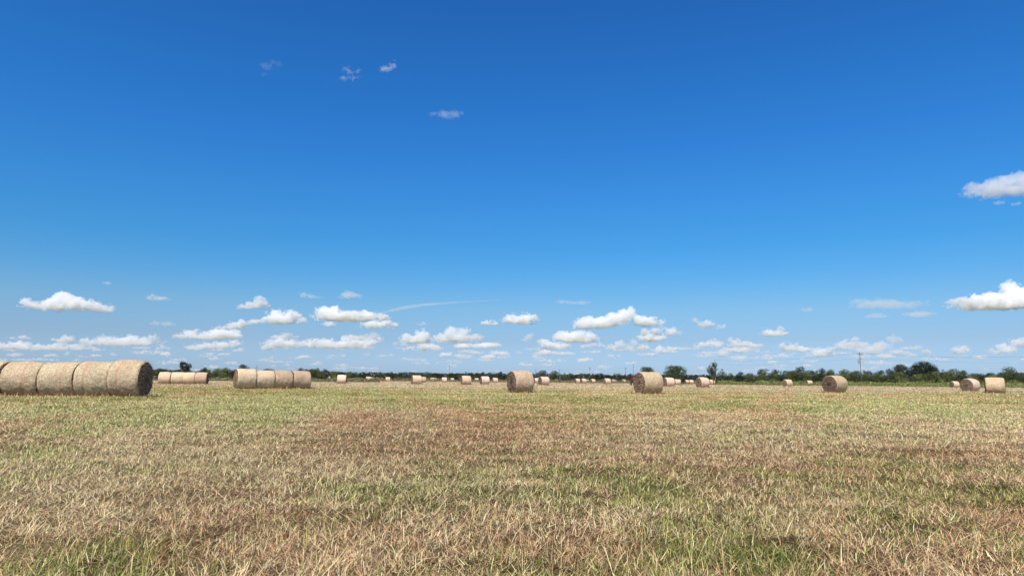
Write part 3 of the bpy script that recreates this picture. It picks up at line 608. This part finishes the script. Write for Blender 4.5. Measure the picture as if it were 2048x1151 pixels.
# ------------------------------------------------------------------ trees, brush, weeds
def leaf_cards(c, nrm, size, tone, rng):
    """small four-cornered leaf sprays"""
    n = len(c); a = rng.randn(n, 3); a -= (a * nrm).sum(1)[:, None] * nrm; a /= np.linalg.norm(a, axis=1)[:, None] + 1e-9
    b = np.cross(nrm, a); s = size[:, None]; k = rng.uniform(.5, 1, (n, 1))
    P = np.stack([c - a * s, c + b * s * k * .6, c + a * s, c - b * s * k * .6], 1).reshape(-1, 3)
    return P, np.arange(n * 4).reshape(-1, 4), np.repeat(tone, 4, 0)
DKG, MDG, LTG, YLG, GYG, RDB = (np.array(v) for v in ((.022, .031, .018), (.043, .058, .022), (.098, .122, .036), (.18, .205, .055), (.135, .135, .080), (.16, .105, .06)))
def crown_mesh(name, seed, H, W, pal, n=4200, lobes=14, open_=.0, base=.12, leaf=.20, shape='round'):
    """leaf sprays gathered round many lobes; H, W in metres; gaps between lobes"""
    rs = np.random.RandomState(seed); C = []
    for k in range(lobes):
        t = (k + rs.rand()) / lobes; z = base + (1 - base) * t
        if shape == 'round': w = math.sqrt(max(0, 1 - ((z - .45) / .58) ** 2))
        elif shape == 'wide': w = math.sqrt(max(0, 1 - ((z - .30) / .72) ** 2))
        else: w = .35 + .65 * rs.rand()
        a = rs.rand() * 6.283; r = w * rs.uniform(.25, .72) * W / 2
        rad = W * rs.uniform(.11, .27) * (1 - open_ * .45)
        C.append((math.cos(a) * r, math.sin(a) * r, min(z * H, H - rad * .6), rad))
    C = np.array(C); id_ = rs.choice(lobes, n, p=C[:, 3] ** 2 / (C[:, 3] ** 2).sum())
    v = rs.randn(n, 3); v /= np.linalg.norm(v, axis=1)[:, None]; q = rs.uniform(.45, 1.08, n) ** .6
    p = C[id_, :3] + v * (C[id_, 3] * q)[:, None] * np.array([1, 1, .8]); p[:, 2] = np.maximum(p[:, 2], .15)
    nn = fbm(p[:, 0] / (W * .09) + 3, p[:, 1] / (W * .09), p[:, 2] / (H * .09) + seed, 3); keep = nn > (-.16 + open_ * .5); p = p[keep]; v = v[keep]; id_ = id_[keep]
    m = len(p); nv = v * .8 + rs.randn(m, 3) * .5; nv[:, 2] = np.abs(nv[:, 2]) * .6 + .25; nv /= np.linalg.norm(nv, axis=1)[:, None]
    lob = rs.rand(lobes, 1); pi = rs.choice(len(pal), m); tone = np.array(pal)[pi] * rs.uniform(.5, 1.5, (m, 1)) * (.45 + 1.1 * lob[id_])
    P, Q, T = leaf_cards(p, nv, rs.uniform(.6, 1.35, m) * leaf, tone, rs)
    return np_mesh(name, P, [Q], [LEAF], attr=T), C
def tube(V, Fc, a, b, ra, rb, n=6):
    a = Vector(a); b = Vector(b); d = (b - a).normalized(); s = d.orthogonal().normalized(); t = d.cross(s); o = len(V)
    for c, r in ((a, ra), (b, rb)):
        for k in range(n): an = 2 * math.pi * k / n; V.append(tuple(c + s * math.cos(an) * r + t * math.sin(an) * r))
    for k in range(n): Fc.append((o + k, o + (k + 1) % n, o + n + (k + 1) % n, o + n + k))
    Fc.append(tuple(o + k for k in range(n))[::-1]); Fc.append(tuple(o + n + k for k in range(n)))
def py_mesh(name, V, Fc, mat):
    me = bpy.data.meshes.new(name); me.from_pydata(V, [], Fc); me.materials.append(mat); return me
def trunk_mesh(C, H, W, seed):
    rs = random.Random(seed); V = []; Fc = []; top = Vector((rs.uniform(-.2, .2), rs.uniform(-.2, .2), H * .42)); r = .035 * H
    tube(V, Fc, (0, 0, -.2), (top.x * .5, top.y * .5, H * .2), r, r * .75, 8); tube(V, Fc, (top.x * .5, top.y * .5, H * .2), top, r * .75, r * .5, 8)
    for c in C[:: max(1, len(C) // 9)]:
        z0 = rs.uniform(.3, 1); st = Vector((top.x * z0, top.y * z0, H * .42 * z0)); en = Vector(c[:3]); md = st.lerp(en, .5) + Vector((0, 0, .04 * H))
        tube(V, Fc, st, md, r * .38, r * .24, 5); tube(V, Fc, md, en, r * .24, r * .08, 5)
    return py_mesh('trunk', V, Fc, BARK)
TP = {}
def proto(key, *a, **k):
    if key not in TP:
        me, C = crown_mesh('crown', *a, **k); TP[key] = (me, trunk_mesh(C, a[1], a[2], a[0]), a[1], a[2])
    return TP[key]
D_ = [DKG, DKG, MDG]; M_ = [DKG, MDG, MDG, LTG]; L_ = [MDG, LTG, LTG, YLG]; G_ = [MDG, GYG, LTG, DKG]; R_ = [MDG, GYG, RDB, DKG]
KIND = {
 'dark': [lambda k=k: proto(('dark', k), 100 + k, 8, 9, D_, n=5200, lobes=18, base=.10, shape='wide') for k in range(3)],
 'mid': [lambda k=k: proto(('mid', k), 200 + k, 8, 9, M_, n=5000, lobes=17, base=.06, shape='wide') for k in range(4)],
 'light': [lambda k=k: proto(('light', k), 300 + k, 6, 8, L_, n=4200, lobes=15, base=.04, shape='wide') for k in range(3)],
 'grey': [lambda k=k: proto(('grey', k), 400 + k, 6, 7, G_, n=3000, lobes=14, base=.06, open_=.35, shape='wide') for k in range(2)],
 'round': [lambda: proto(('round', 0), 500, 8, 10, M_, n=13000, lobes=38, base=.14, leaf=.20)],
 'hill': [lambda: proto(('hill', 0), 555, 8, 12, [DKG, DKG, DKG * 1.25], n=13000, lobes=34, base=.08, leaf=.2, shape='wide')],
 'sparse': [lambda: proto(('sparse', 0), 610, 9, 6, M_, n=3800, lobes=22, base=.42, open_=.35, leaf=.22)],
 'palmy': [lambda: proto(('palmy', 0), 621, 8, 6, [DKG, MDG], n=4200, lobes=20, base=.45, open_=.3, leaf=.22)],
 'dead': [lambda: proto(('dead', 0), 640, 8, 5, [GYG, RDB], n=700, lobes=12, base=.3, open_=.6, leaf=.16)],
}
_tr = random.Random(5)
def tree(px, top, width, depth, kind, label, group=None, name='tree'):
    """tree whose crown spans `width` photo pixels about column px and reaches photo row `top`"""
    ks = KIND[kind]; cm, tm, H, W = ks[_tr.randrange(len(ks))]()
    s = depth / F; g = at(px, depth); hgt = EYE.z + (hor(px) - top) * s; wd = width * s
    r = obj(name, None, loc=g, label=label, cat='bush' if name == 'bush' else 'tree', group=group); r.rotation_euler = (0, 0, _tr.uniform(0, 6.28)); r.scale = (wd / W * .98, wd / W * .98, hgt / H * .97)
    obj('crown', cm, r); obj('trunk', tm, r)
    return r
T = [
 (322,736,28,185,'dark','dark tree at the left end of the far tree line, beside the left bale row'), (338,742,26,190,'light','light green tree at the foot of the dark one, left end of the tree line'),
 (368,722.5,32,200,'palmy','tall spiky crowned tree rising over the distant row of four bales'), (356,742,26,185,'mid','low tree left of the spiky crowned one'),
 (385,742,30,188,'light','low light green tree under the spiky crowned one'), (411,734,18,190,'dark','dark pointed tree at the right end of the distant row of four'),
 (434,741,26,185,'mid','bushy green tree between the two rows of four, left'), (453,735,34,182,'light','largest bushy green tree between the two rows of four'),
 (487,728,30,195,'dark','dark reddish tree peeping over the tall end bale'), (511,726,8,190,'dead','thin spiky tree top just over the seam of the nearer row of four'),
 (535,737,36,195,'mid','tree hidden behind the second bale of the nearer row'), (600,735,26,190,'dark','dark tree above the right end of the nearer row of four'),
 (624,737,24,188,'mid','green tree just right of the nearer row of four'), (640,743,18,186,'grey','greyish shrub by the nearer row of four'),
 (648,741,12,192,'dead','thin dark reddish tree left of the tiny pair of bales'), (668,742,34,200,'mid','bushy tree behind the tiny pair of bales'),
 (700,747,30,215,'grey','low brushy tree right of the square looking bale'),
 (735,745,16,300,'dark','dark round tree above the stepped pair of bales'), (716,748,22,300,'mid','low tree left of the dark round one'), (752,750,16,300,'dark','low dark tree right of the dark round one'),
 (781,743,24,330,'dark','domed dark tree above the small bale left of centre'), (765,749,16,330,'mid','low tree left of the domed dark one'),
 (866,745,30,340,'dark','broad dark tree between the two pale bales left of centre'), (901,745,20,340,'dark','dark tree at the foot of the thin bare pole'),
 (912,746,20,345,'dark','dark tree just right of the thin bare pole'), (951,745,18,345,'dark','dark tree above the tiny bale left of centre'), (965,743,13,345,'dark','small peaked tree above the tilted looking bale'),
 (999,742.5,18,345,'dark','round dark tree nearest left of the big central bale'), (978,746,20,345,'mid','low tree above the small bale nearest the big central one'),
 (1086,740,30,300,'mid','left crown of the tree clump behind the pale pink bale'), (1109,741,26,300,'mid','right crown of the tree clump behind the pale pink bale'),
 (1128,745,16,310,'grey','low tree at the right end of the clump behind the pale pink bale'), (1066,749,20,340,'dark','low dark tree left of the clump behind the pale pink bale'),
 (1293,733,32,190,'round','tree whose top shows over the big tan bale'), (1349.5,730.5,48,182,'round','round dark green tree standing alone behind the pinkish bale'),
 (1427,723.5,30,205,'sparse','tall thin leaved tree with bare trunk showing, right of the round one'), (1446,737,26,215,'grey','scrubby grey green tree leaning on the thin leaved one'), (1463,745,22,222,'grey','low scrub right of the scrubby grey tree'),
 (1480,743,22,240,'dark','dark small tree left of the long wood'), (1499,746,22,240,'mid','low mid green tree at the left end of the long wood'),
 (1527,737.5,34,245,'mid','first tall tree at the left end of the long wood'), (1551,738,32,248,'dark','dark tree second from the left end of the long wood'),
 (1574,741,28,245,'mid','green tree above the left small bale before the weeds'), (1600,732.5,34,262,'dark','peaked dark tree above the pair of small bales'),
 (1590,741,32,238,'light','olive tree in front of the peaked dark one'), (1620,740,34,240,'mid','broad tree above the right small bale before the weeds'),
 (1646,735.5,28,262,'dark','dark tree peeping over the bale with dark coiled end'), (1665,739,36,245,'light','yellowish tree behind the bale with dark coiled end'),
 (1690,738,36,248,'mid','brownish green tree left of the utility pole'), (1712,741,28,244,'mid','green tree at the foot of the utility pole, left'),
 (1738,741,30,248,'mid','green tree right of the utility pole'), (1730,739,14,258,'grey','small grey tree top right behind the utility pole'),
 (1761,740,28,244,'dark','low dark tree between the pole and the dark hill of trees'), (1783,737,30,250,'dark','dark tree at the left foot of the dark hill of trees'),
 (1806,729,44,252,'hill','left shoulder of the dark hill of trees'), (1844,724,66,250,'hill','largest dark tree, summit of the dark hill of trees'), (1828,730,34,256,'dark','dark tree filling the left of the dark summit'), (1868,732,34,252,'hill','dark tree on the right slope of the summit'),
 (1885,738,26,245,'grey','pale twiggy tree right of the dark summit'), (1872,742,26,238,'light','light green bush tree below the dark summit'),
 (1908,737.5,32,252,'mid','tree over the small dark ended bale near the right edge'), (1925,740,26,256,'dark','dark tree left of the bale with wide coiled end'),
 (1948,746,34,262,'mid','low tree over the bale with wide coiled end'), (1975,746,36,262,'dark','low dark tree left of the rightmost bale'),
 (2021,733.5,40,235,'mid','tall tree behind the rightmost bale'), (2044,744,34,232,'mid','tree cut by the right edge of the photo'), (2076,742,40,236,'dark','tree just past the right edge'),
 (2004,744,24,240,'dark','dark low tree behind the left side of the rightmost bale'),
 (1790,746,24,232,'grey','low twiggy tree in front of the dark hill of trees, left'), (1640,745,26,234,'dark','low dark tree behind the dark coiled bale, left'),
]
for q in T: tree(*q, group='trees along the edge of the field')
# filler trees of the far wood: nothing sets them apart
rng_ = random.Random(8)
for x in range(700, 1330, 11):
    if 1070 < x < 1120 or 1278 < x < 1290: continue
    tree(x + rng_.uniform(-3, 3), rng_.uniform(745.5, 750.5), rng_.uniform(13, 26), rng_.uniform(385, 440), rng_.choice(['dark', 'dark', 'mid']), 'one of the small dark trees making up the far wood behind the bales', 'small dark trees of the far wood')
for x in list(range(1370, 1480, 12)):
    tree(x, rng_.uniform(748.5, 750.5), rng_.uniform(17, 24), 400, 'dark', 'low dark tree in the distance either side of the thin leaved tree', 'low distant trees by the thin leaved tree')
for x in range(298, 715, 11):
    tree(x + rng_.uniform(-4, 4), rng_.uniform(736, 743) if x < 475 or 590 < x < 660 else rng_.uniform(741, 746), rng_.uniform(20, 34), rng_.uniform(190, 205), rng_.choice(['mid', 'light', 'dark', 'mid']), 'one of the low leafy trees behind the two rows of four bales', 'low leafy trees behind the rows of bales')
for x in range(1496, 2090, 11):
    tree(x + rng_.uniform(-4, 4), rng_.uniform(741, 751), rng_.uniform(20, 36), rng_.uniform(228, 240), rng_.choice(['mid', 'light', 'mid', 'grey']), 'one of the low green trees fronting the long wood on the right', 'low green trees fronting the long wood')
for (px, top, wd, dp, kd, lb) in [
 (1545,757.5,24,205,'grey','brown twiggy bush before the wood, left of the small bale'), (1780,757,30,222,'light','rounded light topped bush in front of the dark hill of trees'), (1812,757,22,224,'light','bright green bush right of the rounded light topped one'),
 (1860,759,30,222,'mid','low green bush below the dark summit'), (1888,758,26,222,'light','green bush left of the small dark ended bale'), (2032,759,30,205,'light','bright green bush right of the rightmost bale'), (1435,760,14,215,'dark','dark low bush at the foot of the thin leaved tree'),
 (2010,758,20,215,'mid','green bush behind the rightmost bale')]:
    tree(px, top, wd, dp, kd, lb, 'bushes at the edge of the field', 'bush')
# rough weeds and brush along the field edge: uncountable
def verge():
    rng = np.random.RandomState(9); P = []; T_ = []; N_ = []; Z = []
    def band(px0, px1, d0, d1, h0, h1, n, pal, lumps=22, amp=1.0):
        px = rng.uniform(px0, px1, n); d = rng.uniform(d0, d1, n); lump = fbm(px / lumps, d / 6, px * 0 + 3, 3); hh = np.clip(h0 + (h1 - h0) * (.5 + lump * amp), .15, None)
        A = np.array([at(a, b)[:2] for a, b in zip(px[::1], d)]); z = rng.rand(n) ** .7 * hh
        P.append(np.column_stack([A, z])); tn = np.array(pal)[rng.choice(len(pal), n)] * rng.uniform(.6, 1.4, (n, 1)); T_.append(tn)
    band(1434, 2130, 198, 228, .25, 1.45, 52000, [YLG * 1.2, YLG, LTG, YLG * 1.3, GYG, MDG], 20, 1.0)
    band(1800, 2130, 170, 205, .3, 1.6, 13000, [YLG, LTG, GYG, YLG * 1.2], 16, 1.2)
    band(280, 760, 168, 186, .3, 1.2, 17000, [GYG * 1.4, LTG, GYG * 1.8, RDB, MDG], 14, 1.0)
    band(740, 1440, 250, 290, .3, 1.5, 21000, [GYG * 1.3, RDB * 1.5, GYG, LTG, RDB], 16, 1.1)
    P = np.concatenate(P); T_ = np.concatenate(T_); n = len(P); nv = rng.randn(n, 3) * .6; nv[:, 2] = np.abs(nv[:, 2]) + .3; nv[:, 1] -= .4; nv /= np.linalg.norm(nv, axis=1)[:, None]
    V, Q, C4 = leaf_cards(P, nv, rng.uniform(.08, .26, n), T_, rng)
    obj('weeds', np_mesh('weeds', V, [Q], [LEAF], attr=C4), kind='stuff', label='rank green weeds and dry brush along the field edge', cat='weeds')
verge()
def far_wood():
    rng = np.random.RandomState(19); n = 60000; px = rng.uniform(-420, 2500, n); d = rng.uniform(455, 520, n)
    hh = 5.2 + 1.6 * fbm(px / 26, d / 30, px * 0, 4); A = np.array([at(a, b)[:2] for a, b in zip(px, d)]); z = rng.rand(n) * hh
    nv = rng.randn(n, 3) * .6; nv[:, 2] = np.abs(nv[:, 2]) + .4; nv /= np.linalg.norm(nv, axis=1)[:, None]
    V, Q, C4 = leaf_cards(np.column_stack([A, z]), nv, rng.uniform(.5, 1.0, n), np.array([DKG, DKG, MDG])[rng.choice(3, n)] * rng.uniform(.7, 1.3, (n, 1)), rng)
    obj('far_wood', np_mesh('far_wood', V, [Q], [LEAF], attr=C4), kind='stuff', label='dark far wood seen as one low mass behind the field', cat='wood')
far_wood()
# ------------------------------------------------------------------ poles, wires, red machine
def boxm(V, Fc, c, s):
    o = len(V); cx, cy_, cz = c; a, b, h = s[0] / 2, s[1] / 2, s[2] / 2
    for dz in (-h, h):
        for dx, dy in ((-a, -b), (a, -b), (a, b), (-a, b)): V.append((cx + dx, cy_ + dy, cz + dz))
    for f in ((3, 2, 1, 0), (4, 5, 6, 7), (0, 1, 5, 4), (1, 2, 6, 5), (2, 3, 7, 6), (3, 0, 4, 7)): Fc.append(tuple(o + k for k in f))
def pole(px, top, depth, label, arm=True, arm_w=2.0, extra=None, yaw=0.0, lean=0.0, r0_=.17):
    g = at(px, depth); H = EYE.z + (hor(px) - top) * depth / F
    root = obj('utility_pole', None, loc=g, label=label, cat='utility pole', group='poles of the power line'); root.rotation_euler = (0, lean, yaw)
    V = []; Fc = []; tube(V, Fc, (0, 0, -.5), (0, 0, H), r0_, r0_ * .66, 10); obj('post', py_mesh('post', V, Fc, WOOD), root)
    if arm:
        V = []; Fc = []; boxm(V, Fc, (0, -.15, H - .5), (arm_w, .11, .14)); tube(V, Fc, (-arm_w * .36, -.15, H - .5), (0, -.12, H - 1.3), .03, .03, 4); tube(V, Fc, (arm_w * .36, -.15, H - .5), (0, -.12, H - 1.3), .03, .03, 4)
        ca = obj('crossarm', py_mesh('crossarm', V, Fc, WOOD), root)
        for x in (-arm_w * .46, -arm_w * .2, arm_w * .46):
            V = []; Fc = []; tube(V, Fc, (x, -.15, H - .43), (x, -.15, H - .30), .05, .07, 8); tube(V, Fc, (x, -.15, H - .30), (x, -.15, H - .22), .09, .05, 8); obj('insulator', py_mesh('insulator', V, Fc, PORC), ca)
    return root, H
root, H0 = pole(1723, 704.5, 248, 'wooden utility pole with crossarm and grey transformer on the right', True, 2.5, yaw=.35)
def can(root, x, y, z, r=.27, h=.95):
    V = []; Fc = []; tube(V, Fc, (x, y, z), (x, y, z + h), r, r, 14); tube(V, Fc, (x, y, z + h), (x, y, z + h + .08), r * 1.05, r * .8, 14)
    t = obj('transformer', py_mesh('transformer', V, Fc, METAL), root); V = []; Fc = []
    tube(V, Fc, (x, y, z + h + .05), (x + .05, y, z + h + .4), .05, .03, 6); obj('bushing', py_mesh('bushing', V, Fc, PORC), t)
can(root, -.46, -.1, H0 - 4.1, .25, 1.25); can(root, -1.0, -.1, H0 - 4.0, .2, 1.1)
V = []; Fc = []; boxm(V, Fc, (-.35, -.15, H0 - 2.35), (1.5, .1, .12)); obj('lower_crossarm', py_mesh('lower_crossarm', V, Fc, WOOD), root)
V = []; Fc = []; tube(V, Fc, (.28, -.3, H0 - 1.0), (.62, -.3, H0 - .7), .05, .05, 6); tube(V, Fc, (.95, -.2, H0 - .35), (1.5, -.2, H0 - .75), .05, .04, 6); tube(V, Fc, (-.7, -.3, H0 - .1), (-.3, -.3, H0 - .9), .05, .05, 6); obj('fuse_cutout', py_mesh('fuse_cutout', V, Fc, PORC), root)
V = []; Fc = []; tube(V, Fc, (.28, -.3, H0 - 2.3), (.5, -.3, H0 - 1.9), .09, .06, 6); obj('arrester', py_mesh('arrester', V, Fc, METAL), root)
PL = [(1431, 718.5, 345, 'tall pole standing beside the thin leaved tree'), (1267, 727.5, 440, 'tallest of the poles left of the big tan bale'), (1251.5, 734.5, 470, 'pole with a short crossarm left of the tallest one'),
      (1180, 734, 470, 'pole above the tiny bale right of the small pink pair'), (1119, 737, 480, 'pole rising from the right end of the clump behind the pale pink bale'), (1071.5, 736.5, 480, 'thin pole just right of the big central bale'), (898, 729.5, 440, 'thin bare pole left of centre, between two pale bales')]
heads = {}
for (px, top, d, lb) in PL:
    r_, H = pole(px, top, d, lb, px in (1251.5, 1180), 1.6, r0_=.20); heads[px] = (at(px, d), H)
# squat equipment pole with three hanging transformers
g = at(1233.5, 420); H = EYE.z + (hor(1233) - 745.5) * 420 / F
rt = obj('equipment_pole', None, loc=g, label='short pole carrying a bank of dark transformers, left of the red machine', cat='equipment pole')
V = []; Fc = []; tube(V, Fc, (0, 0, -.5), (0, 0, H - .3), .28, .22, 10); obj('post', py_mesh('post', V, Fc, METAL), rt)
V = []; Fc = []; boxm(V, Fc, (0, 0, H - .9), (3.6, .2, .2)); obj('crossarm', py_mesh('crossarm', V, Fc, WOOD), rt)
for x, z, r in ((-1.3, H - .8, .5), (0, H - 1.2, .5), (1.5, H - .8, .35)): can(rt, x, -.35, z, r, 1.0)
# wires
def wire(a, b, sag, label, r=.028):
    a = Vector(a); b = Vector(b); V = []; Fc = []; n = 26; pr = None
    for k in range(n + 1):
        t = k / n; p = a.lerp(b, t); p.z -= sag * 4 * t * (1 - t)
        if pr is not None: tube(V, Fc, pr, p, r, r, 4)
        pr = p
    obj('power_wire', py_mesh('power_wire', V, Fc, WIREM), label=label, cat='wire', group='wires of the power line')
m0 = at(1723, 248) + Vector((0, 0, H0 - .25)); pR = at(2330, 236); pl = heads[1431]
r_, HR = pole(2330, 692, 236, 'wooden pole beyond the right edge holding the wires')
wire(m0 + Vector((1.0, .3, 0)), pR + Vector((0, 0, HR - .3)), 2.4, 'upper wire running right from the utility pole with the transformer', .032)
wire(m0 + Vector((0, 0, -1.9)), pR + Vector((0, 0, HR - 4.6)), 1.4, 'faint lower wire running right from the utility pole', .016)
wire(m0 + Vector((-1.0, -.3, 0)), pl[0] + Vector((0, 0, pl[1] - .3)), 1.3, 'upper wire running left from the utility pole to the next pole', .024)
wire(m0 + Vector((0, 0, -1.5)), pl[0] + Vector((0, 0, pl[1] - 2.2)), 1.6, 'lower wire running left from the utility pole to the next pole', .018)
# old red machine: a round baler parked behind the big tan bale
g = at(1268.5, 150); rt = obj('red_baler', None, loc=g, label='dull red farm machine half hidden behind the big tan bale', cat='farm machine'); rt.rotation_euler = (0, 0, .2)
def prism(pts, x0, x1):
    n = len(pts); V = [(x0, p[0], p[1]) for p in pts] + [(x1, p[0], p[1]) for p in pts]
    return V, [tuple(range(n)), tuple(range(2 * n - 1, n - 1, -1))] + [(k, k + n, (k + 1) % n + n, (k + 1) % n) for k in range(n)]
pts = [(math.cos(a) * .72 + (.1 if a < 3 else 0), 1.12 + math.sin(a) * .66) for a in np.linspace(0, 2 * math.pi, 18, endpoint=False)]
V, Fc = prism(pts, -.62, .62); obj('drum_body', py_mesh('drum_body', V, Fc, REDP), rt)
V = []; Fc = []; boxm(V, Fc, (0, -1.3, .5), (.18, 1.6, .12)); boxm(V, Fc, (0, -.4, .45), (1.3, .14, .14)); obj('drawbar', py_mesh('drawbar', V, Fc, METAL), rt)
for s in (-1, 1):
    V = []; Fc = []; tube(V, Fc, (s * .66, .1, .38), (s * .86, .1, .38), .38, .38, 18); w_ = obj('wheel', py_mesh('wheel', V, Fc, RUBBER), rt)
    V = []; Fc = []; tube(V, Fc, (s * .865, .1, .38), (s * .885, .1, .38), .19, .17, 12); obj('rim', py_mesh('rim', V, Fc, METAL), w_)
